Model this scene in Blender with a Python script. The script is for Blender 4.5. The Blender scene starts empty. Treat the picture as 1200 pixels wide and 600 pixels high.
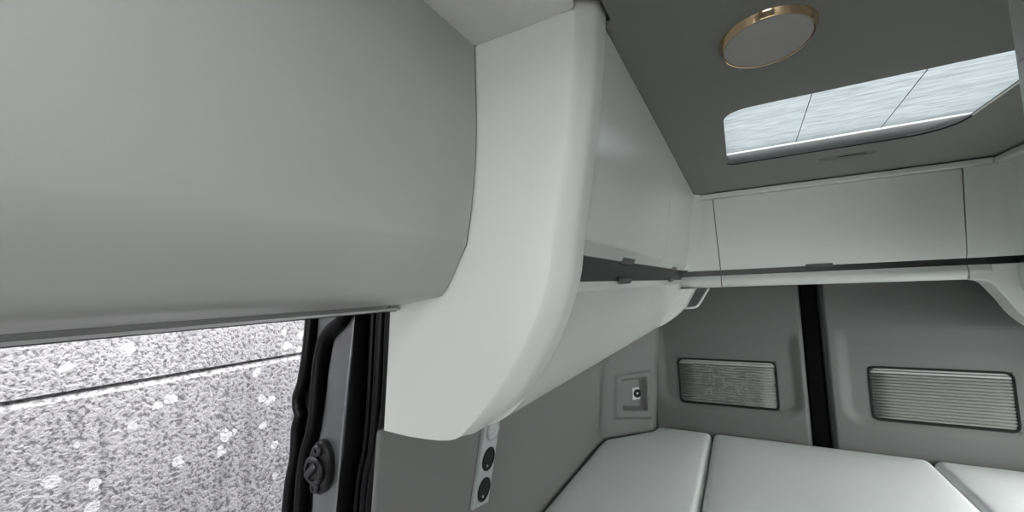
import bpy, bmesh, math
from mathutils import Vector, Matrix
PI = math.pi
CZ = 1.75                       # eye height above the van floor; z below is written relative to it
C = bpy.context.scene.collection

# ------------------------------------------------------------------ materials
def mat(name, col, rough=.5, metal=0, coat=0, noise=None, bump=None, spec=None):
    m = bpy.data.materials.new(name); m.use_nodes = True
    nt = m.node_tree; b = nt.nodes['Principled BSDF']
    b.inputs['Base Color'].default_value = (*col, 1); b.inputs['Roughness'].default_value = rough
    b.inputs['Metallic'].default_value = metal; b.inputs['Coat Weight'].default_value = coat
    if spec is not None: b.inputs['Specular IOR Level'].default_value = spec
    tc = nt.nodes.new('ShaderNodeTexCoord')
    if noise:
        sc, amt = noise
        n = nt.nodes.new('ShaderNodeTexNoise'); n.inputs['Scale'].default_value = sc; n.inputs['Detail'].default_value = 4
        nt.links.new(tc.outputs['Object'], n.inputs['Vector'])
        r = nt.nodes.new('ShaderNodeMapRange'); r.inputs['To Min'].default_value = 1-amt; r.inputs['To Max'].default_value = 1+amt
        nt.links.new(n.outputs['Fac'], r.inputs['Value'])
        v = nt.nodes.new('ShaderNodeVectorMath'); v.operation = 'SCALE'; v.inputs[0].default_value = col
        nt.links.new(r.outputs['Result'], v.inputs['Scale']); nt.links.new(v.outputs['Vector'], b.inputs['Base Color'])
    if bump:
        sc, st = bump
        n = nt.nodes.new('ShaderNodeTexNoise'); n.inputs['Scale'].default_value = sc; n.inputs['Detail'].default_value = 3
        nt.links.new(tc.outputs['Object'], n.inputs['Vector'])
        bp = nt.nodes.new('ShaderNodeBump'); bp.inputs['Strength'].default_value = st; bp.inputs['Distance'].default_value = .002
        nt.links.new(n.outputs['Fac'], bp.inputs['Height']); nt.links.new(bp.outputs['Normal'], b.inputs['Normal'])
    return m

M = {}
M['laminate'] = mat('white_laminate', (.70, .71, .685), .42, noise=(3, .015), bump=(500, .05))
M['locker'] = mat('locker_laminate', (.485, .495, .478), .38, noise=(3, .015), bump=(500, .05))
M['soffit'] = mat('shelf_laminate', (.80, .80, .775), .5, bump=(400, .08))
M['door_white'] = mat('cabinet_door_satin', (.71, .73, .705), .22, noise=(4, .012), bump=(500, .04))
M['carcass'] = mat('carcass_grey', (.05, .05, .05), .6)
M['strip'] = mat('charcoal_strip', (.024, .025, .026), .4)
M['latch'] = mat('latch_grey', (.09, .092, .092), .4)
M['ceiling'] = mat('ceiling_felt', (.205, .206, .192), .9, noise=(160, .06), bump=(700, .25))
M['panel'] = mat('grey_trim_plastic', (.102, .105, .100), .62, noise=(250, .04), bump=(900, .15))
M['wallgrey'] = mat('wall_grey', (.15, .153, .147), .65, noise=(120, .03), bump=(700, .12))
M['blind'] = mat('pleat_fabric', (.19, .195, .185), .7)
M['blind_rail'] = mat('blind_rail_grey', (.30, .31, .30), .5)
M['gasket'] = mat('dark_gasket', (.012, .0125, .0125), .7, spec=.15)
M['rubber'] = mat('black_rubber', (.002, .002, .0025), .34, spec=.14)
M['blackvoid'] = mat('black_seal_gap', (.002, .002, .002), .8, spec=.05)
M['paint'] = mat('dark_metallic_paint', (.16, .163, .167), .30, metal=.6, coat=.4, noise=(14, .4))
M['striker'] = mat('striker_black', (.012, .012, .013), .4)
M['steel'] = mat('bolt_steel', (.08, .08, .085), .32, metal=.9)
M['mattress'] = mat('mattress_fabric', (.76, .785, .775), .85, noise=(60, .03), bump=(420, .3))
M['alu'] = mat('socket_silver', (.48, .50, .50), .42, metal=.35)
M['socket'] = mat('socket_black', (.004, .004, .004), .5, spec=.2)
M['brass'] = mat('warm_chrome', (.78, .58, .38), .13, metal=1)
M['lamp'] = mat('lamp_diffuser', (.33, .325, .305), .6, bump=(300, .05))
M['frame'] = mat('roof_frame_grey', (.24, .25, .245), .45)
M['lining'] = mat('roof_lining_grey', (.055, .058, .056), .55)
M['channel'] = mat('channel_grey', (.20, .205, .20), .45)
M['floor'] = mat('vinyl_floor', (.14, .13, .12), .5, noise=(20, .15))
M['wetroom'] = mat('partition_laminate', (.56, .57, .56), .4)
M['body'] = mat('van_body_paint', (.05, .052, .055), .35, coat=.5)
M['ground'] = mat('asphalt', (.16, .16, .16), .9, noise=(30, .3), bump=(60, .6))

def stucco():
    m = bpy.data.materials.new('grey_stucco'); m.use_nodes = True; nt = m.node_tree; L = nt.links.new
    b = nt.nodes['Principled BSDF']; b.inputs['Roughness'].default_value = .85; b.inputs['Specular IOR Level'].default_value = .25
    tc = nt.nodes.new('ShaderNodeTexCoord')
    def noise(sc, det, vec=None):
        n = nt.nodes.new('ShaderNodeTexNoise'); n.inputs['Scale'].default_value = sc; n.inputs['Detail'].default_value = det
        L(vec or tc.outputs['Object'], n.inputs['Vector']); return n.outputs['Fac']
    def ramp(v, a, b_, lo, hi):
        r = nt.nodes.new('ShaderNodeMapRange'); r.interpolation_type = 'SMOOTHSTEP'
        for k, x in zip(('From Min', 'From Max', 'To Min', 'To Max'), (a, b_, lo, hi)): r.inputs[k].default_value = x
        L(v, r.inputs['Value']); return r.outputs['Result']
    def math_(op, a, b_):
        n = nt.nodes.new('ShaderNodeMath'); n.operation = op
        for i, x in enumerate((a, b_)):
            if isinstance(x, (int, float)): n.inputs[i].default_value = x
            else: L(x, n.inputs[i])
        return n.outputs[0]
    # diagonal trowel grain
    mp = nt.nodes.new('ShaderNodeMapping'); mp.inputs['Rotation'].default_value = (math.radians(-38), 0, 0); mp.inputs['Scale'].default_value = (1, 1, 1)
    L(tc.outputs['Object'], mp.inputs['Vector'])
    g1 = noise(82, 3, mp.outputs['Vector']); g2 = noise(170, 2, mp.outputs['Vector'])
    grain = math_('ADD', math_('MULTIPLY', g1, .7), math_('MULTIPLY', g2, .3))
    pits = ramp(grain, .37, .53, .42, 1.0)
    # rain streaks running down the render
    ms = nt.nodes.new('ShaderNodeMapping'); ms.inputs['Scale'].default_value = (1, 1, .07)
    L(tc.outputs['Object'], ms.inputs['Vector'])
    streak = ramp(noise(20, 3, ms.outputs['Vector']), .45, .72, 1.0, .74)
    big = ramp(noise(3.5, 2), .3, .7, .9, 1.06)
    base = math_('MULTIPLY', math_('MULTIPLY', pits, streak), big)
    # lime spots
    vo = nt.nodes.new('ShaderNodeTexVoronoi'); vo.inputs['Scale'].default_value = 19; vo.inputs['Randomness'].default_value = 1
    wob = nt.nodes.new('ShaderNodeTexNoise'); wob.inputs['Scale'].default_value = 30
    L(tc.outputs['Object'], wob.inputs['Vector'])
    av = nt.nodes.new('ShaderNodeVectorMath'); av.operation = 'MULTIPLY_ADD'; av.inputs[1].default_value = (.03,)*3
    L(wob.outputs['Color'], av.inputs[0]); L(tc.outputs['Object'], av.inputs[2]); L(av.outputs['Vector'], vo.inputs['Vector'])
    sep = nt.nodes.new('ShaderNodeSeparateColor'); L(vo.outputs['Color'], sep.inputs['Color'])
    rad = math_('MULTIPLY', ramp(sep.outputs['Red'], .35, 1.0, 0, 1), .40)
    spot = ramp(math_('SUBTRACT', rad, vo.outputs['Distance']), 0, .05, 0, 1)
    mix = nt.nodes.new('ShaderNodeMix'); mix.data_type = 'RGBA'
    sv = nt.nodes.new('ShaderNodeVectorMath'); sv.operation = 'SCALE'; sv.inputs[0].default_value = STUCCO
    L(base, sv.inputs['Scale'])
    L(spot, mix.inputs['Factor']); L(sv.outputs['Vector'], mix.inputs['A']); mix.inputs['B'].default_value = (.70, .69, .71, 1)
    L(mix.outputs['Result'], b.inputs['Base Color'])
    bp = nt.nodes.new('ShaderNodeBump'); bp.inputs['Strength'].default_value = 1; bp.inputs['Distance'].default_value = .008
    L(grain, bp.inputs['Height']); L(bp.outputs['Normal'], b.inputs['Normal'])
    return m
STUCCO = (.47, .457, .475)
M['stucco'] = stucco()

def roof_cloth():
    m = bpy.data.materials.new('pleated_translucent_cloth'); m.use_nodes = True; nt = m.node_tree; L = nt.links.new
    nt.nodes.remove(nt.nodes['Principled BSDF']); out = nt.nodes['Material Output']
    tc = nt.nodes.new('ShaderNodeTexCoord')
    mp = nt.nodes.new('ShaderNodeMapping'); mp.inputs['Scale'].default_value = (1.4, 30, 1); L(tc.outputs['Object'], mp.inputs['Vector'])
    n = nt.nodes.new('ShaderNodeTexNoise'); n.inputs['Scale'].default_value = 7; n.inputs['Detail'].default_value = 3; n.inputs['Distortion'].default_value = 1.2
    L(mp.outputs['Vector'], n.inputs['Vector'])
    r = nt.nodes.new('ShaderNodeMapRange'); r.inputs['From Min'].default_value = .3; r.inputs['From Max'].default_value = .7
    r.inputs['To Min'].default_value = .62; r.inputs['To Max'].default_value = 1.05; L(n.outputs['Fac'], r.inputs['Value'])
    v = nt.nodes.new('ShaderNodeVectorMath'); v.operation = 'SCALE'; v.inputs[0].default_value = (.088, .099, .103); L(r.outputs['Result'], v.inputs['Scale'])
    t = nt.nodes.new('ShaderNodeBsdfTranslucent'); d = nt.nodes.new('ShaderNodeBsdfDiffuse'); mx = nt.nodes.new('ShaderNodeMixShader')
    L(v.outputs['Vector'], t.inputs['Color']); L(v.outputs['Vector'], d.inputs['Color']); mx.inputs['Fac'].default_value = .25
    L(t.outputs[0], mx.inputs[1]); L(d.outputs[0], mx.inputs[2]); L(mx.outputs[0], out.inputs['Surface'])
    return m
M['roof_cloth'] = roof_cloth()

# ------------------------------------------------------------------ mesh helpers
class MB:
    def __init__(s): s.v = []; s.f = []
    def add(s, vs, fs):
        o = len(s.v); s.v += [tuple(p) for p in vs]; s.f += [tuple(i+o for i in f) for f in fs]; return s
    def loft(s, rings, closed=True, cap0=False, cap1=False):
        n = len(rings[0]); vs = [p for r in rings for p in r]; fs = []
        for j in range(len(rings)-1):
            for i in range(n if closed else n-1):
                a = j*n+i; b = j*n+(i+1) % n; fs.append((a, b, b+n, a+n))
        if cap0: fs.append(tuple(range(n-1, -1, -1)))
        if cap1: k = (len(rings)-1)*n; fs.append(tuple(range(k, k+n)))
        return s.add(vs, fs)
    def prism(s, poly, axis, a, b):
        def p3(u, v, w): return {'x': (w, u, v), 'y': (u, w, v), 'z': (u, v, w)}[axis]
        return s.loft([[p3(u, v, a) for u, v in poly], [p3(u, v, b) for u, v in poly]], True, True, True)
    def box(s, x0, x1, y0, y1, z0, z1): return s.prism([(x0, y0), (x1, y0), (x1, y1), (x0, y1)], 'z', z0, z1)
    def tube(s, path, r, n=12, flat=1.0, up=(0, 1, 0)):
        P = [Vector(p) for p in path]; rings = []
        for i, p in enumerate(P):
            t = (P[min(i+1, len(P)-1)]-P[max(i-1, 0)]).normalized(); u = Vector(up); u = (u-t*u.dot(t)).normalized(); w = t.cross(u)
            rings.append([p+w*(r*math.cos(2*PI*k/n))+u*(r*flat*math.sin(2*PI*k/n)) for k in range(n)])
        return s.loft(rings, True, True, True)
    def lathe(s, prof, origin, ax, n=48):
        """prof: (radius, height along ax)"""
        ax = Vector(ax).normalized(); u = ax.orthogonal().normalized(); w = ax.cross(u); o = Vector(origin)
        return s.loft([[o+ax*h+(u*math.cos(2*PI*k/n)+w*math.sin(2*PI*k/n))*max(r, 1e-4) for k in range(n)] for r, h in prof], True, True, True)
    def grid(s, fn, nu, nv): return s.loft([[fn(i/nu, j/nv) for i in range(nu+1)] for j in range(nv+1)], False)

def obj(name, mb, m, parent=None, bevel=0, seg=3, solid=0, angle=35, origin=None):
    me = bpy.data.meshes.new(name)
    vs = [Vector(p)+Vector((0, 0, CZ)) for p in mb.v]
    if parent is not None: o0 = world_loc(parent)
    else:
        o0 = Vector(((min(p.x for p in vs)+max(p.x for p in vs))/2, (min(p.y for p in vs)+max(p.y for p in vs))/2, min(p.z for p in vs)))
    me.from_pydata([p-o0 for p in vs], [], mb.f); me.update()
    bm = bmesh.new(); bm.from_mesh(me); bmesh.ops.remove_doubles(bm, verts=bm.verts, dist=1e-6)
    bmesh.ops.recalc_face_normals(bm, faces=bm.faces); bm.to_mesh(me); bm.free()
    me.shade_smooth(); me.set_sharp_from_angle(angle=math.radians(angle))
    o = bpy.data.objects.new(name, me); C.objects.link(o); me.materials.append(M[m])
    if parent is not None: o.parent = parent
    else: o.location = o0
    if solid:
        md = o.modifiers.new('solidify', 'SOLIDIFY'); md.thickness = solid; md.offset = 0
    if bevel:
        md = o.modifiers.new('bevel', 'BEVEL'); md.width = bevel; md.segments = seg; md.limit_method = 'ANGLE'; md.angle_limit = math.radians(40); md.harden_normals = False
    return o
def world_loc(o):
    p = Vector((0, 0, 0))
    while o is not None: p += o.location; o = o.parent
    return p
def thing(name, label, cat, loc, group=None):
    o = bpy.data.objects.new(name, None); C.objects.link(o); o.location = (loc[0], loc[1], loc[2]+CZ)
    o['label'] = label; o['category'] = cat
    if group: o['group'] = group
    return o
def tag(o, label, cat, group=None):
    o['label'] = label; o['category'] = cat
    if group: o['group'] = group
    return o
def struct(name, mb, m, **k):
    o = obj(name, mb, m, **k)
    if o.parent is None: o['kind'] = 'structure'
    return o

def lerp(a, b, t): return a+(b-a)*t
def sstep(a, b, x): t = max(0, min(1, (x-a)/(b-a))); return t*t*(3-2*t)
def curve(pts, n):
    """Catmull-Rom through 2D/3D points"""
    P = [Vector(p) for p in pts]; out = []
    for i in range(len(P)-1):
        p0 = P[i-1] if i else P[0]*2-P[1]; p1 = P[i]; p2 = P[i+1]; p3 = P[i+2] if i+2 < len(P) else P[-1]*2-P[-2]
        for k in range(n):
            t = k/n; out.append(.5*((2*p1)+(p2-p0)*t+(2*p0-5*p1+4*p2-p3)*t*t+(3*p1-p0-3*p2+p3)*t**3))
    return out+[P[-1]]
def round_poly(pts, r, n=6):
    out = []; N = len(pts)
    for i in range(N):
        p = Vector(pts[i]); a = (Vector(pts[i-1])-p); b = (Vector(pts[(i+1) % N])-p)
        rr = r[i] if isinstance(r, (list, tuple)) else r
        ang = a.angle(b); d = min(rr/math.tan(ang/2), a.length*.49, b.length*.49)
        if d < 1e-5: out.append(p); continue
        q0 = p+a.normalized()*d; q1 = p+b.normalized()*d
        for k in range(n+1):
            t = k/n; out.append(q0*(1-t)**2+p*2*t*(1-t)+q1*t*t)
    return out
def inset(poly, d):
    N = len(poly); A = sum(poly[i][0]*poly[(i+1) % N][1]-poly[(i+1) % N][0]*poly[i][1] for i in range(N)); sg = 1 if A > 0 else -1; out = []
    for i in range(N):
        p = Vector(poly[i]); e0 = (p-Vector(poly[i-1])); e1 = (Vector(poly[(i+1) % N])-p)
        n0 = Vector((-e0.y, e0.x)).normalized()*sg; n1 = Vector((-e1.y, e1.x)).normalized()*sg
        m = (n0+n1); m = m.normalized() if m.length > 1e-6 else n0
        out.append(p+m*(d/max(.35, m.dot(n0))))
    return out

# ------------------------------------------------------------------ shell
ZC = .442
FY = -2.4                       # windscreen
SW = (1.30, 2.26, -.80, -.28)    # unseen window opening, added to light the bed end: y0, y1, z0, z1
WS = (-.36, .55, -.70, .05)     # unseen windscreen opening, sized for the light it lets in: x0, x1, z0, z1
# overall floor with the raised bed platform at the rear
fl = MB().prism([(-2.0, -1.80), (3.0, -1.80), (3.0, -.99), (1.15, -.99), (1.15, -1.75), (-2.0, -1.75)], 'x', -1.02, 1.29)
struct('floor', fl, 'floor')
# ceiling: felt slab with the roof-light opening cut out
X0, X1, Y0, Y1 = -.006, .618, 1.203, 1.777
hole = round_poly([(X0, Y0), (X1, Y0), (X1, Y1), (X0, Y1)], [.075, .06, .13, .035], 10)
hole2 = round_poly([(.0, -.32), (.37, -.32), (.37, .08), (.0, .08)], .06, 8)     # unseen hatch opening over the aisle, added to let light in
bm = bmesh.new()
outer = [(-.192, FY), (1.3, FY), (1.3, 2.62), (-.65, 2.62), (-.65, .670), (-.157, .670), (-.157, .572), (-.192, .572)]
def add_loop(bm, pts, z):
    vs = [bm.verts.new((p[0], p[1], z)) for p in pts]
    return vs, [bm.edges.new((vs[i], vs[(i+1) % len(vs)])) for i in range(len(vs))]
for z in (ZC, ZC+.006):
    v1, e1 = add_loop(bm, outer, z); v2, e2 = add_loop(bm, hole, z)
    v3, e3 = add_loop(bm, hole2, z)
    bmesh.ops.triangle_fill(bm, edges=e1+e2+e3, use_beauty=True)
bm.verts.ensure_lookup_table()
mb = MB(); bm.verts.index_update(); mb.add([v.co for v in bm.verts], [[v.index for v in f.verts] for f in bm.faces]); bm.free()
for lp in (outer, hole) + ((hole2,) if 'hole2' in globals() else ()): mb.loft([[(p[0], p[1], z) for p in lp] for z in (ZC, ZC+.006)])
struct('ceiling', mb, 'ceiling', angle=30)

# roof light: frame sunk in the ceiling, pane above
win = bpy.data.objects.new('window_1', None); C.objects.link(win); win.location = (.312, 1.49, .474+CZ); win['kind'] = 'structure'
FI = [(-.045, 1.165), (.715, 1.165), (.715, 1.782), (-.045, 1.782)]; FO = [(-.10, 1.11), (.77, 1.11), (.77, 1.84), (-.10, 1.84)]
obj('window_frame', MB().loft([[(*p, .4485) for p in FO], [(*p, .53) for p in FO], [(*p, .53) for p in FI], [(*p, .4485) for p in FI], [(*p, .4485) for p in FO]]), 'frame', win)
far = sorted([p for p in hole if p.y > 1.64 and not (p.x < .1 and p.y < Y1-.034)], key=lambda p: p.x)
obj('window_lining', MB().loft([[(p.x, p.y, .4415) for p in far], [(p.x, p.y+.0005, .4435) for p in far], [(lerp(p.x, p.x*1.11, sstep(.40, .60, p.x)), 1.7785, .481) for p in far]], False), 'lining', win, solid=.002)
obj('window_seal', MB().tube([(p.x, p.y-.001, .4410) for p in far], .0022, 8, up=(0, 0, 1)), 'gasket', win)
rgt = sorted([p for p in hole if p.x > .30 and p.y < 1.66 and p.x > X1-.001], key=lambda p: p.y)
obj('lit_edge', MB().tube([(X1, 1.26, .4415), (X1, 1.64, .4415)], .0022, 8, up=(0, 0, 1)), 'laminate', win)  # pale tube standing in for light caught on the opening's edge

# pleated cloth blind in the roof light
bx0, bx1, by0, by1 = -.040, .710, 1.170, 1.7745
bl = MB()
rows = 76
def bfn(u, v):
    y = lerp(by0, by1, v); cx0, cx1 = bx0, bx1
    return (lerp(cx0, cx1, u), y, .484+.004*abs(((v*rows/2) % 1)*2-1))
bl.grid(bfn, 8, rows)
rb = thing('roof_blind', 'bluish white pleated blind drawn across the roof window in the dark ceiling', 'blind', (.312, 1.49, .478))
obj('pleated_cloth', bl, 'roof_cloth', rb, angle=10)
for px, qx in ((.202, .214), (.425, .449)):
    obj('cord', MB().tube([(px, by0+.01, .482), ((px+qx)/2, (by0+by1)/2, .482), (qx, by1-.01, .482)], .0011, 6), 'latch', rb)
# finger recess behind the roof window
gp = thing('finger_grip', 'small oval finger grip set in the dark ceiling behind the roof window', 'grip', (.38, 1.925, ZC))
ell = lambda a, b, z, cx=.385, cy=1.92: [(cx+a*math.cos(2*PI*k/40), cy+b*math.sin(2*PI*k/40), z) for k in range(40)]
obj('rim', MB().loft([ell(.088, .032, ZC+.002), ell(.086, .031, ZC-.003), ell(.080, .027, ZC-.003), ell(.078, .025, ZC-.0005)]), 'ceiling', gp)
obj('slot', MB().loft([ell(.045, .006, ZC-.0008, .40, 1.915), ell(.045, .006, ZC-.002, .40, 1.915)], True, True, True), 'gasket', gp)

# ceiling lamp
lc = (.0755, .862)
lp = thing('ceiling_lamp', 'round flat ceiling lamp with a warm chrome ring on the dark ceiling', 'lamp', (*lc, ZC))
R0 = .0735
def lamp_part(name, prof, m, **k):
    q = MB().lathe(prof, (0, 0, 0), (0, 0, 1), 96)
    q.v = [(lc[0]+x, lc[1]+y*1.12, ZC+z-.05*y) for x, y, z in q.v]
    return obj(name, q, m, lp, **k)
lamp_part('ring', [(R0-.004, .006), (R0+.0055, .006), (R0+.005, -.002), (R0+.0028, -.0060), (R0+.0006, -.0120), (R0-.0012, -.0148), (R0-.0026, -.0142), (R0-.003, -.008)], 'brass', angle=60)
lamp_part('diffuser', [(0, -.004), (R0-.0034, -.004), (R0-.0034, -.0122), (R0-.005, -.0138), (0, -.0142)], 'lamp')

# left wall: pillar lining and bed alcove
def wx(z): return -.61+.12*z
prof = [(wx(-.245), -.245), (wx(-1.0), -1.0), (wx(-1.75), -1.75), (-1.0, -1.75), (-1.0, -.245)]
wl = bpy.data.objects.new('wall_left', None); C.objects.link(wl); wl.location = (-.75, 1.3, 0); wl['kind'] = 'structure'
obj('pillar_lining', MB().prism([(wx(-.272), -.272), (wx(-1.75), -1.75), (wx(-1.75)-.014, -1.75), (wx(-.272)-.014, -.272)], 'y', .600, 1.045), 'wallgrey', wl, bevel=.008)
alc = [(-.655, -.10), (-.655, -.25), (-.660, -.418), (-.664, -.428), (-.690, -.436), (-.697, -.446), (-.721, -.845), (-.725, -1.0), (-.80, -1.0), (-.80, -.10)]
obj('alcove_lining', MB().prism(alc, 'y', 1.046, 2.33), 'wallgrey', wl)
obj('upper_lining', MB().prism([(-.66, .47), (-.66, -.09), (-.80, -.09), (-.80, .47)], 'y', .66, 2.62), 'wallgrey', wl)

# rear corner lining with the socket niche (diagonal, leaning inward)
bot = [(-.724, 2.20), (-.716, 2.275), (-.624, 2.385), (-.510, 2.502), (-.494, 2.535), (-.490, 2.60)]
top = [(-.655, 2.20), (-.648, 2.265), (-.575, 2.390), (-.462, 2.52), (-.446, 2.548), (-.440, 2.60)]
bc, tcv = curve(bot, 12), curve(top, 12)
NB = len(bc)-1
def niche(p):
    """depth of the niche and its raised rim, measured along the diagonal"""
    u = ((p[0]+.63)*.671+(p[1]-2.367)*.741); z = p[2]                 # u along the diagonal from the niche's near edge
    zt = -.542; zb = lerp(-.713, -.733, u/.16)
    d = max(-u, u-.158, z-zt, zb-z)                                   # <0 inside
    do = max(-.055-u, u-.198, z-(zt+.034), (zb-.048)-z)
    return 0.036*sstep(.002, -.018, d) - .012*sstep(.004, -.014, do)*sstep(-.002, .004, d)
def cfn(u, v):
    i = min(int(u*NB), NB-1); t = u*NB-i
    a = bc[i].lerp(bc[i+1], t); b = tcv[i].lerp(tcv[i+1], t)
    q = a.lerp(b, v); z = lerp(-1.0, -.04, v)
    q = Vector((lerp(a.x, b.x, (z+.845)/.565), lerp(a.y, b.y, (z+.845)/.565)))
    d = niche((q.x, q.y, z))
    return (q.x-.741*d, q.y+.671*d, z)
cl = MB().grid(cfn, 110, 240)
struct('wall_corner', cl, 'wallgrey', angle=60)

# small 12 volt outlet in the niche
dx, dy = .671, .741
def dg(u, n, z): return (-.63+dx*u-.741*(-n), 2.367+dy*u+.671*(-n), z)   # n: out of the diagonal face, towards the bed
ou = thing('power_outlet', 'small square white outlet with round black socket inside the wall niche', 'outlet', dg(.128, -.034, -.675))
def dbox(u0, u1, n0, n1, z0, z1):
    return MB().loft([[dg(u0, n0, z), dg(u1, n0, z), dg(u1, n1, z), dg(u0, n1, z)] for z in (z0, z1)], True, True, True)
obj('face_plate', dbox(.094, .156, -.037, -.027, -.675, -.606), 'alu', ou, bevel=.003)
nrm = Vector((.741, -.671, 0))
so = obj('socket', MB().lathe([(.024, 0), (.024, .004), (.019, .005), (.017, .001), (0, .001)], Vector(dg(.125, -.027, -.640)), nrm, 40), 'socket', ou)
obj('contact_pin', MB().lathe([(.006, .0), (.006, .004), (.004, .005), (0, .005)], Vector(dg(.125, -.026, -.640)), nrm, 20), 'alu', so)

# rear doors
YD = 2.605
def rear_door(name, x0, x1, bx0, bx1, ix0, ix1):
    root = bpy.data.objects.new(name, None); C.objects.link(root); root.location = ((x0+x1)/2, YD, -1.0+CZ); root['kind'] = 'structure'
    def f(u, v):
        x = lerp(x0, x1, u); z = lerp(-1.0, .40, v)
        d = max(ix0-x, x-ix1, -.735-z)
        # rounded lower corners of the sunk field
        rr = .10; ax = max(ix0+rr-x, x-(ix1-rr)); az = (-.735+rr)-z
        if ax > 0 and az > 0: d = math.hypot(ax, az)-rr
        fade = sstep(-.24, -.36, z)
        y = .020*sstep(.005, -.052, d)*fade
        b = max(bx0-x, x-bx1, -.697-z, z+.448)
        y += .012*sstep(.001, -.003, b)
        e = min(x-x0, x1-x); y += .018*sstep(.022, 0, e)
        return (x, YD-.02+y, z)
    g = MB().grid(f, int((x1-x0)/.0055), 230)
    obj('door_panel', g, 'panel', root, angle=50)
    return root
rear_door('door_1', -.50, .272, -.345, .136, -.462, .250)
rear_door('door_2', .350, 1.16, .519, .999, .398, 1.085)
# black rubber lap between the doors
gs = obj('trim_1', MB().prism(round_poly([(.268, 2.600), (.276, 2.590), (.340, 2.590), (.344, 2.600), (.344, 2.66), (.268, 2.66)], .004, 3), 'z', -1.0, .40), 'blackvoid'); gs['kind'] = 'structure'
struct('trim_2', MB().tube([(.346, 2.588, -1.0), (.346, 2.588, -.4), (.346, 2.588, .36)], .006, 10), 'rubber')
struct('wall_rear', MB().box(-.62, 1.30, 2.665, 2.70, -1.75, .60), 'blackvoid')

def window_blind(x0, x1, label):
    z1, z0 = -.449, -.696; t = thing('window_blind', label, 'blind', ((x0+x1)/2, 2.60, z0), 'pleated blinds on the rear doors')
    rr = round_poly([(x0, z0), (x1, z0), (x1, z1), (x0, z1)], .028, 8)
    ri = inset(rr, .004); yb = YD+.012
    obj('gasket', MB().loft([[(p[0], y, p[1]) for p in lp] for lp, y in ((inset(rr, -.005), yb-.001), (inset(rr, -.005), yb-.0165), (inset(rr, -.002), yb-.018), (ri, yb-.016), (ri, yb-.001))]), 'gasket', t)
    zr = z1-.030; r = .024
    def lim(z):
        e = 0
        if z < z0+.004+r: e = r-math.sqrt(max(0, r*r-(z0+.004+r-z)**2))
        if z > z1-.004-r: e = r-math.sqrt(max(0, r*r-(z-(z1-.004-r))**2))
        return x0+.004+e, x1-.004-e
    ribs = 15; pb = MB(); rings = []
    n = ribs*6
    for j in range(n+1):
        z = lerp(z0+.005, zr, j/n); a, b = lim(z)
        y = yb-.003-[0, .0065, .0095, .0105, .0095, .0065][j % 6]
        rings.append([(lerp(a, b, i/6), y, z) for i in range(7)])
    pb.loft(rings, False)
    obj('pleats', pb, 'blind', t, angle=75, solid=.0015)
    a, b = lim(zr+.014)
    rl = MB()
    for (q0, q1, dpt) in ((zr+.003, zr+.014, .016), (zr+.0165, z1-.0055, .013)):
        a0, b0 = lim(q0); a1, b1 = lim(q1)
        rl.loft([[(x, y, z) for x, z in ((a0, q0), (b0, q0), (b1, q1), (a1, q1))] for y in (yb-.002, yb-dpt)], True, True, True)
    obj('head_rail', rl, 'blind_rail', t, bevel=.002)
    return t
window_blind(-.345, .136, 'grey pleated blind in the rear door beside the wall niche, above the first mattress gap')
window_blind(.519, .999, 'grey pleated blind in the rear door beyond the black gap, away from the niche')

# ------------------------------------------------------------------ left overhead cabinet
# cross-section (x, z) of the cabinet front, from the ceiling to the wall
Dup = [(-.170, .438), (-.177, .390), (-.186, .335), (-.207, .200), (-.2275, .090), (-.2305, .078)]
Dlo = [(-.2575, -.012), (-.274, -.055), (-.302, -.122), (-.344, -.187), (-.385, -.230), (-.425, -.253), (-.470, -.265)]
Cf = [(-.194, .478), (-.1985, .430), (-.212, .316), (-.235, .182), (-.254, .083), (-.266, .015), (-.300, -.069), (-.342, -.135), (-.400, -.210), (-.443, -.253)]
cab = thing('overhead_cabinet', 'white overhead cabinet with curved end panel, running along the wall above the bed', 'cabinet', (-.4, 1.45, -.28))
up = curve(Dup, 6); lo = curve(Dlo, 6)
def fillet(y, y1, r): return 0 if y < y1-r else r-math.sqrt(max(0, r*r-(y-(y1-r))**2))
def profiled(front, y0, y1, th, fil=0, ny=1):
    """a door leaf: front curve (x,z list, top to bottom) swept along y with thickness th"""
    back = [Vector((p[0]-th, p[1])) for p in front][::-1]
    rings = []
    ys = [y0, y1-fil] + [y1-fil+fil*math.sin(PI/2*k/8) for k in range(1, 9)] if fil else [y0, y1]
    for y in ys:
        d = fillet(y, y1, fil) if fil else 0
        rings.append([(p[0]+d, y, p[1]) for p in front]+[(p[0], y, p[1]) for p in back])
    return MB().loft(rings, True, True, True)
YA, YS, YE = .668, 1.540, 2.294
ud, ld = [], []
upc = up+[Vector((-.2455, .0545))]
loc_ = [Vector((-.2645, .0115))]+lo
for y0, y1, fl_ in ((YA, YS-.002, 0), (YS+.002, YE, .05)):
    ud.append(obj('upper_door', profiled(upc, y0, y1, .016, fl_), 'door_white', cab, angle=25))
for y0, y1 in ((YA, YS-.013), (YS-.009, 2.250)):
    ld.append(obj('lower_door', profiled(loc_, y0, y1, .016), 'door_white', cab, angle=25))
obj('grip_channel', MB().prism([(-.2520, .064), (-.2640, .002), (-.29, .002), (-.29, .064)], 'y', YA, 2.318), 'strip', cab)
carc = [(p[0]-.018, p[1]) for p in upc]+[(-.292, .05), (-.292, .012)]+[(p[0]-.018, p[1]) for p in lo]+[(-.61, -.283), (-.632, -.283), (-.632, .438)]
obj('carcass', MB().prism(carc, 'y', YA, 2.245), 'carcass', cab)
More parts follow.
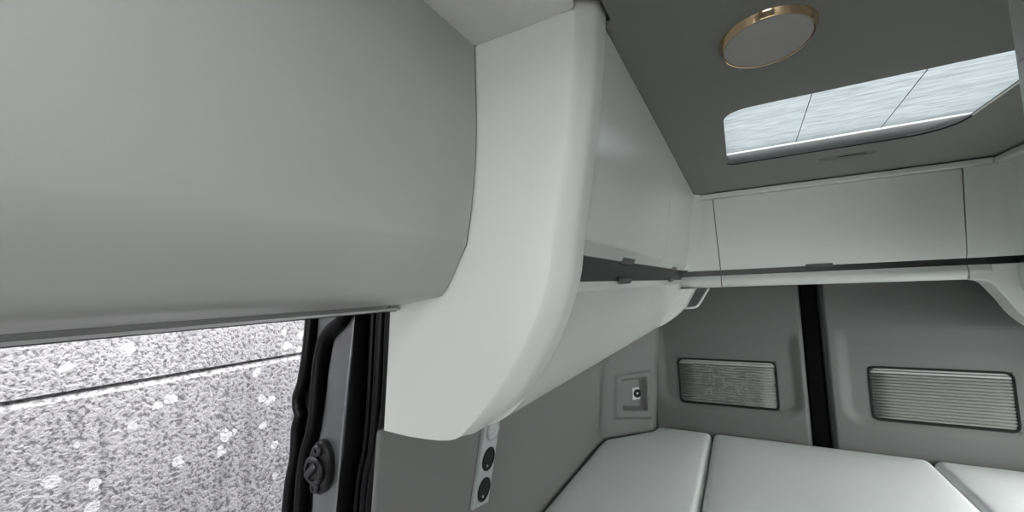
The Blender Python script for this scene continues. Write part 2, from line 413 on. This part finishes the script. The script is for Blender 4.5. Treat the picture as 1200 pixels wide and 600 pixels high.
# end panel with its soft rounded front edge
cf = curve(Cf, 5); body = [(-.455, -.2605), (-.470, -.2650), (-.49, -.2680), (-.52, -.2700), (-.57, -.2710), (-.629, -.2680), (-.6135, -.11), (-.6065, -.03), (-.600, .436), (-.600, .478)]
def offs(poly, d):
    out = []
    for i, p in enumerate(poly):
        a = poly[max(i-1, 0)]; b = poly[min(i+1, len(poly)-1)]; t = (b-a).normalized(); n = Vector((-t.y, t.x))
        if n.x < 0: n = -n
        k = d*(1-.75*sstep(-.16, -.26, p.y)); out.append(p+n*k)
    return out
rings = []
for y, d in ((.5965, 0), (.5980, .003), (.6010, .0075), (.606, .0130), (.617, .0225), (.622, .0262), (.628, .0288), (.636, .0300), (.667, .0302)):
    rings.append([(p.x, y, p.y) for p in offs(cf, d)]+[(q[0], y, q[1]) for q in body])
obj('end_panel', MB().loft(rings, True, True, True), 'laminate', cab, angle=30)
# latches at the grip channel
for y0, y1, a in ((.995, 1.118, 0), (1.850, 1.960, 1)):
    obj('latch', MB().prism([(-.2400, .0635), (-.2370, .0630), (-.2440, .049), (-.256, .049), (-.256, .056)], 'y', y0, y1), 'latch', ud[a], bevel=.002)
for y0, y1, a in ((1.005, 1.112, 0), (1.815, 1.915, 1)):
    obj('latch', MB().prism([(-.2555, .013), (-.2475, .013), (-.2530, .000), (-.2580, -.001)], 'y', y0, y1), 'latch', ld[a], bevel=.0015)

# ------------------------------------------------------------------ rear overhead cabinet
rc = thing('rear_cabinet', 'white overhead cabinet across the rear doors with one wide door and a charcoal grip strip', 'cabinet', (.312, 2.45, -.04))
def rpanel(xt0, xt1, xb0, xb1, prof, th=.016):
    """front panel: prof is (y, z) from top to bottom; sides lean from (xt) at z=.41 to (xb) at z=.05"""
    def side(z, t, b): return lerp(b, t, (z-.05)/.36)
    rings = []
    for s in (0, 1):
        rings.append([(side(z, xt0, xb0) if s == 0 else side(z, xt1, xb1), y, z) for y, z in prof] +
                     [(side(z, xt0, xb0) if s == 0 else side(z, xt1, xb1), y+th, z) for y, z in prof[::-1]])
    return MB().loft(rings, True, True, True)
pf = [(2.303, .411), (2.300, .405), (2.298, .2), (2.298, .070), (2.304, .048)]
lf = [(2.309, .0205), (2.299, .0015), (2.298, -.004), (2.3005, -.020), (2.310, -.032), (2.325, -.0375)]
g = .002
obj('corner_panel', rpanel(-.230, -.0880-g, -.230, -.0770-g, pf), 'laminate', rc, angle=25)
rd = obj('door', rpanel(-.0880+g, .8185-g, -.0770+g, .7995-g, pf), 'laminate', rc, angle=25)
for a, b in ((-.272, -.0775-g), (-.0775+g, .7995-g), (.7995+g, .862)):
    obj('lower_lip', rpanel(a, b, a, b, lf), 'laminate', rc, angle=40)
for a, b in ((-.262, -.0775-.0006), (-.0775+.0006, .785-.0006), (.785+.0006, .862)):
    obj('grip_strip', MB().box(a, b, 2.318, 2.330, .008, .060), 'strip', rc)
obj('carcass', MB().box(-.235, .862, 2.332, 2.575, -.0365, .436), 'carcass', rc)
obj('latch', MB().prism([(2.2965, .0555), (2.300, .0555), (2.312, .046), (2.312, .040), (2.2985, .045)], 'x', .272, .372), 'latch', rd, bevel=.001)
# cornice rail, running round into the far side
obj('cornice', MB().box(-.150, .905, 2.286, 2.332, .4125, .4375), 'laminate', rc, bevel=.006)
obj('corner_moulding', profiled([p for p in loc_ if p.y > -.05], 2.252, 2.297, .016), 'door_white', rc, angle=40)
# moulded corner under the cabinet, next to the wall cabinet
obj('corner_moulding', MB().prism([(v.x, v.y) for v in curve([(-.196, -.038), (-.209, -.055), (-.232, -.095), (-.258, -.138), (-.305, -.183), (-.36, -.222)], 5)]+[(-.45, -.26), (-.47, -.26), (-.47, -.038)], 'y', 2.256, 2.40), 'laminate', rc, bevel=.006)
obj('corner_moulding', MB().prism([(v.x, v.y) for v in curve([(.8015, -.0375), (.830, -.041), (.856, -.054), (.893, -.115), (.931, -.187), (.985, -.24), (1.06, -.27)], 6)]+[(1.15, -.28), (1.15, .0205), (.8637, .0205), (.8637, -.004), (.8015, -.004)], 'y', 2.2995, 2.40), 'laminate', rc, bevel=.005)
obj('bracket', MB().tube(curve([(-.147, 2.45, -.042), (-.166, 2.45, -.072), (-.184, 2.45, -.102), (-.206, 2.45, -.134), (-.222, 2.45, -.143), (-.250, 2.45, -.146), (-.30, 2.45, -.148)], 5), .007, 10), 'laminate', rc)
obj('bracket_panel', MB().prism([(-.155, -.040), (-.208, -.134), (-.30, -.145), (-.26, -.040)], 'y', 2.452, 2.462), 'strip', rc)

# ------------------------------------------------------------------ far side cabinet (only its rear end shows)
sc = thing('side_cabinet', 'pale cabinet with rounded corner at the far end of the wide rear cabinet', 'cabinet', (1.05, 2.0, -.28))
def sweep(prof, th=.016, fil=.065, y0=1.25, y1=2.298, lead=None):
    rings = []
    if lead:
        L0 = lambda z: lerp(lead[1], lead[0], (z-.05)/.36)
        rings.append([(L0(z), y1+(x-prof[1][0]), z) for x, z in prof]+[(L0(z), y1+th, z) for x, z in prof[::-1]])
    ys = [y1-fil+fil*math.sin(PI/2*k/10) for k in range(10, -1, -1)]+[y0]
    for y in ys:
        d = fillet(y, y1, fil)
        k = sstep(y1-fil, y1, y); o_ = [(x-prof[1][0]) for x, z in prof]
        rings.append([(x-d-o*k, y+o*k, z) for (x, z), o in zip(prof, o_)]+[(lerp(x+th, x-d, k), lerp(y, y+th, k), z) for x, z in prof[::-1]])
    return MB().loft(rings, True, True, True)
obj('upper_door', sweep([(.931, .411), (.930, .2), (.930, .070), (.936, .048)], lead=(.8185+g, .7995+g)), 'door_white', sc, angle=25)
obj('grip_channel', MB().prism([(.945, .060), (.945, .008), (.965, .008), (.965, .060)], 'y', 1.25, 2.316), 'strip', sc)
obj('grip_channel', MB().box(.864, .945, 2.318, 2.330, .008, .060), 'strip', sc)
sl = [(.938, .0205), (.932, .0015), (.934, -.06), (.947, -.12), (.967, -.175), (1.002, -.225), (1.062, -.262), (1.12, -.28)]
obj('lower_door', MB().prism(sl+[(x+.018, z+.004) for x, z in sl[::-1]], 'y', 1.25, 2.2985), 'door_white', sc, angle=40)
obj('cornice', MB().prism(round_poly([(.906, 2.332), (.906, 2.28), (.918, 1.25), (.95, 1.25), (.95, 2.332)], [.0, .03, 0, 0, 0]), 'z', .4125, .4375), 'laminate', sc, bevel=.006)
obj('carcass', MB().box(.966, 1.299, 1.25, 2.44, -.03, .4415), 'carcass', sc)

# ------------------------------------------------------------------ locker panel above the sliding door
lk = thing('door_header_locker', 'wide smooth pale grey header panel above the open sliding door', 'panel', (-.5, -.3, -.035))
LP = curve([(-.3860, .437), (-.3865, .36), (-.3875, .286), (-.394, .205), (-.4055, .130), (-.4170, .078)], 5)
LP += [Vector(p) for p in ((-.436, .046), (-.457, .011), (-.4655, -.001), (-.474, -.0085), (-.485, -.0118), (-.520, -.0170), (-.553, -.0225))]
prof = [(p.x, p.y) for p in LP]+[(-.6149, -.0225), (-.6149, .437)]
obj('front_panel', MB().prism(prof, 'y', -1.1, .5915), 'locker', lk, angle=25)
obj('gap_shade', MB().prism([(p.x-.0025, p.y+(.0025 if p.y < .05 else 0)) for p in LP]+[(-.60, -.0195), (-.60, .437)], 'y', .5922, .5962), 'blackvoid', lk)  # black strip put in the open gap to stand for its shade
obj('light_channel', MB().prism([(-.5535, -.0228), (-.5765, -.0303), (-.585, -.0303), (-.585, -.0228)], 'y', -1.1, .548), 'channel', lk)
obj('sill_strip', MB().prism([(-.5770, -.0298), (-.5775, -.0338), (-.5790, -.0345), (-.6140, -.0330), (-.6140, -.0280), (-.5855, -.0310)], 'y', -1.1, .5918), 'laminate', lk)
obj('rubber_edge', MB().prism([(-.584, -.0345), (-.588, -.0365), (-.604, -.0362), (-.604, -.0336)], 'y', -1.1, .5918), 'rubber', lk)

# shelf board over it
sh = MB().prism([tuple(p) for p in round_poly([(-.55, -1.1), (-.192, -1.1), (-.192, .5945), (-.55, .5945)], [.0, 0, .016, 0], 8)], 'z', .4385, .4415)
o = obj('shelf_board', MB().prism([tuple(p) for p in round_poly([(-.60, -1.1), (-.1935, -1.1), (-.1935, .5945), (-.60, .5945)], [.0, 0, .016, 0], 8)], 'z', .4375, .4415), 'soffit')
tag(o, 'white board under the ceiling meeting the header panel and the cabinet end panel', 'shelf')

# ------------------------------------------------------------------ door opening: rear jamb with seals
jm = bpy.data.objects.new('door_3', None); C.objects.link(jm); jm.location = (-.8, .64, -1.75+CZ); jm['kind'] = 'structure'
YJ = .62
sil = [(-.905, .03), (-.918, -.057), (-.929, -.115), (-.942, -.200), (-.960, -.214), (-.962, -.268), (-.952, -.279), (-.968, -.310), (-.975, -.377), (-.990, -.405), (-1.001, -.449), (-1.011, -.516), (-1.06, -.95), (-1.08, -1.72)]
obj('jamb_panel', MB().prism(sil+[(-.83, -1.72), (-.745, -1.0), (-.668, -.30), (-.640, -.272), (-.612, -.04), (-.612, .03)], 'y', .655, .70), 'rubber', jm, bevel=.006)
def path(pts, y): return [(p.x, y, p.y) for p in curve(pts, 6)]
obj('painted_panel', MB().prism([(-.735, -.03), (-.795, -.076), (-.825, -.100), (-.844, -.169), (-.857, -.249), (-.876, -.323), (-.895, -.397), (-.905, -.50), (-.97, -1.2), (-.88, -1.2), (-.820, -.50), (-.791, -.304), (-.766, -.149), (-.748, -.055)], 'y', .632, .654), 'paint', jm, bevel=.006)
obj('painted_panel', MB().prism([(-.875, .03), (-.810, .03), (-.816, -.055), (-.846, -.092), (-.869, -.124), (-.882, -.180), (-.900, -.280), (-.906, -.28), (-.886, -.13), (-.878, -.055)], 'y', .632, .654), 'paint', jm, bevel=.004)
seal_c = [(-.752, .03), (-.777, -.048), (-.831, -.086), (-.854, -.116), (-.871, -.187), (-.884, -.292), (-.908, -.352), (-.922, -.402), (-.935, -.50), (-.99, -1.0), (-1.03, -1.70)]
obj('door_seal', MB().tube(path(seal_c, .628), .0165, 12), 'rubber', jm)
seal_d = [(p[0]+.024, p[1]-.004) for p in seal_c[1:9]]
out_c = [(-.893, .03), (-.897, -.052), (-.909, -.132), (-.928, -.205), (-.944, -.235), (-.946, -.262), (-.938, -.282), (-.950, -.315), (-.956, -.381), (-.985, -.508), (-1.03, -.95), (-1.05, -1.70)]
obj('door_seal', MB().tube(path(out_c, .630), .0155, 12), 'rubber', jm)
bump = [(-.951, -.195), (-.957, -.225), (-.960, -.262), (-.953, -.282), (-.964, -.312), (-.971, -.377), (-.986, -.405), (-.996, -.449), (-1.005, -.516), (-1.06, -.95)]
obj('door_seal', MB().tube(path(bump, .640), .008, 10), 'rubber', jm)
for xs, r, m_ in (((-.726, -.745, -.760), .018, 'blackvoid'), ((-.6935, -.709, -.724), .0075, 'rubber'), ((-.668, -.684, -.699), .0135, 'rubber'), ((-.640, -.655, -.678), .0150, 'rubber')):
    obj('door_seal', MB().tube(path([(xs[0]+.012, .03), (xs[0], -.042), (xs[1], -.225), (xs[2], -.33), (xs[2]-.03, -.47), (xs[2]-.10, -1.1), (xs[2]-.16, -1.70)], .634), r, 12), m_, jm)
# striker plate
st = thing('striker_plate', 'oval black striker plate with two bolts on the painted door jamb', 'latch plate', (-.855, .632, -.445))
def tilt(u, v): a = math.radians(-7); return (-.857+u*math.cos(a)-v*math.sin(a)*-1*-1, v*math.cos(a)+u*math.sin(a)-.386)
ov = [tilt(.0375*math.cos(t)*(1 if abs(math.sin(t)) < .6 else .96), .060*math.sin(t)) for t in [2*PI*k/40 for k in range(40)]]
obj('plate', MB().loft([[(p[0], y, p[1]) for p in lp] for lp, y in ((ov, .6315), (ov, .620), (inset(ov, .004), .615))], True, True, True), 'striker', st)
for v in (.041, -.041):
    q = tilt(0, v); obj('bolt', MB().lathe([(.013, 0), (.013, .006), (.010, .009), (.005, .009), (.004, .005), (0, .005)], (q[0], .6148, q[1]), (0, -1, 0), 28), 'steel', st)
q = tilt(-.004, -.004)
obj('striker_cup', MB().lathe([(.031, 0), (.031, .008), (.027, .012), (.021, .012), (.019, .006), (0, .006)], (q[0], .6148, q[1]), (0, -1, 0), 36), 'striker', st)
obj('striker_pin', MB().tube([(q[0]-.018, .606, q[1]-.012), (q[0]+.006, .602, q[1]+.008), (q[0]+.014, .606, q[1]+.015)], .008, 12), 'steel', st)

# van body behind the linings, closing the shell
wr = MB()
for a, b, z0, z1 in ((FY, SW[0], -1.75, .60), (SW[1], 2.70, -1.75, .60), (SW[0], SW[1], -1.75, SW[2]), (SW[0], SW[1], SW[3], .60)):
    wr.box(1.30, 1.36, a, b, z0, z1)
struct('wall_right', wr, 'wallgrey')
wf = MB()
for a, b, z0, z1 in ((-1.02, WS[0], -1.75, .60), (WS[1], 1.36, -1.75, .60), (WS[0], WS[1], -1.75, WS[2]), (WS[0], WS[1], WS[3], .60)):
    wf.box(a, b, FY-.05, FY, z0, z1)
struct('wall_front', wf, 'wallgrey')
struct('wall_cab', MB().box(-1.02, -.96, FY, -1.0, -1.75, .60), 'wallgrey')
struct('roof_outer', MB().box(-1.02, -.10, FY, .72, .4785, .60).box(-.153, -.10, FY, .72, .4485, .4785).box(-.62, -.153, .6695, .72, .4485, .4785), 'body')
struct('wall_outer', MB().box(-1.02, -.615, -1.1, .595, -.018, .478).box(-1.02, -.81, .705, 2.70, -1.75, .60), 'body')
# wet-room partition on the near right
struct('wall_partition', MB().prism([tuple(p) for p in round_poly([(.400, -.20), (1.295, -.20), (1.295, .930), (.400, .930)], [0, 0, 0, .018])], 'z', -1.75, .315), 'wetroom')
struct('trim_3', MB().prism([tuple(p) for p in round_poly([(.400, -.20), (1.295, -.20), (1.295, .930), (.400, .930)], [0, 0, 0, .018])], 'z', .317, .4415), 'wetroom')

# ------------------------------------------------------------------ socket strip on the pillar lining
sp = thing('socket_strip', 'tall silver strip of two black sockets on the grey wall under the end panel', 'socket', (-.66, 1.01, -.605))
def wp(y, z, n=0): return (wx(z)+n, y, z)
def skew(y, z): return y-.028*(z+.40)*-5*.2
def plate_y(z, s): return lerp(.977, 1.060, s)+(z+.40)*.17
rings = []
for n, k in ((.0003, 0), (.010, 0), (.012, .003)):
    rings.append([wp(plate_y(z, s)+(k if s == 0 else -k), z+dz, n) for s, z, dz in ((0, -.30, 0), (1, -.30, 0), (1, -.606, k), (0, -.592, k))])
obj('face_plate', MB().loft(rings, True, True, True), 'alu', sp)
wn = Vector((1, 0, -.12)).normalized()
def disc(y, z, prof, name, m_, n=40, par=None): return obj(name, MB().lathe(prof, Vector(wp(y, z, .012)), wn, n), m_, par or sp)
for z in (-.478, -.557):
    y = plate_y(z, .52)
    sk = disc(y, z, [(.032, .0), (.032, .002), (.029, .0025), (.028, .0006), (0, .0006)], 'socket', 'socket')
    for dz in (-.017,):
        disc(y-.006, z+dz, [(.0035, .0008), (.0035, .003), (0, .003)], 'contact_pin', 'alu', 12, sk)
disc(plate_y(-.405, .5), -.400, [(.030, .0), (.030, .006), (.026, .009), (.024, .006), (0, .006)], 'switch', 'alu')

# ------------------------------------------------------------------ mattress sections
def mattress(poly, r, label):
    P = round_poly(poly, r, 6); zt = -.842; zb = -.985; R = .032
    rings = [[(*p, zb) for p in inset(P, .012)], [(*p, zb+.012) for p in P], [(*p, zt-R) for p in P]]
    for k in range(1, 7):
        a = PI/2*k/6; rings.append([(*p, zt-R+R*math.sin(a)) for p in inset(P, R*(1-math.cos(a)))])
    for d, h in ((.07, .004), (.12, .006)):
        rings.append([(*p, zt+h) for p in round_poly([tuple(q) for q in inset(poly, d)], .02, 6)])
    o = obj('mattress', MB().loft(rings, True, True, True), 'mattress', angle=60)
    return tag(o, label, 'mattress', 'mattress sections on the bed')
mattress([(-.7195, 1.16), (-.192, 1.16), (-.192, 2.578), (-.486, 2.578), (-.497, 2.50), (-.61, 2.365), (-.706, 2.262), (-.7135, 2.20)], [.04, .03, .04, .02, .03, .05, .05, .03], 'pale grey mattress section against the wall with the niche, cut diagonally at its corner')
mattress([(-.186, 1.16), (.694, 1.16), (.694, 2.578), (-.186, 2.578)], .04, 'wide pale grey mattress section in the middle of the bed below the black door gap')
mattress([(.700, 1.16), (1.285, 1.16), (1.285, 2.578), (.700, 2.578)], .04, 'pale grey mattress section beyond the second gap, below the blind farther from the niche')

# ------------------------------------------------------------------ outside
XS = -1.62
gz = -.2355
ws = MB().prism([(XS-.3, -2.4), (XS, -2.4), (XS, gz-.022), (XS-.009, gz-.008), (XS-.022, gz), (XS-.002, gz+.003), (XS-.002, 1.0), (XS-.3, 1.0)], 'y', -2.5, 4.5)
struct('wall_outside', ws, 'stucco', angle=4)
struct('ground', MB().box(-9, 9, -9, 11, -2.55, -2.4), 'ground')

# ------------------------------------------------------------------ light: overcast daylight
SKY = 8.0
w = bpy.data.worlds.new('overcast'); bpy.context.scene.world = w; w.use_nodes = True
bg = w.node_tree.nodes['Background']; bg.inputs['Color'].default_value = (.985, .995, 1.0, 1); bg.inputs['Strength'].default_value = SKY


# ------------------------------------------------------------------ camera
R = [(0.87418119, 0.48401685, -0.03917831), (-0.07188232, 0.04918996, -0.99619942), (-0.48025012, 0.87367502, 0.07779319)]
cam = bpy.data.cameras.new('camera'); co = bpy.data.objects.new('camera', cam); C.objects.link(co)
mx = Matrix.Identity(4)
for i in range(3):
    mx[i][0] = R[0][i]; mx[i][1] = -R[1][i]; mx[i][2] = -R[2][i]; mx[i][3] = (0, 0, CZ)[i]
co.matrix_world = mx
cam.sensor_width = 36; cam.lens = 36*480/1200; cam.clip_start = .01
bpy.context.scene.camera = co
vs = bpy.context.scene.view_settings
vs.view_transform = 'Standard'; vs.look = 'None'; vs.gamma = 1; vs.use_curve_mapping = False; vs.exposure = .68
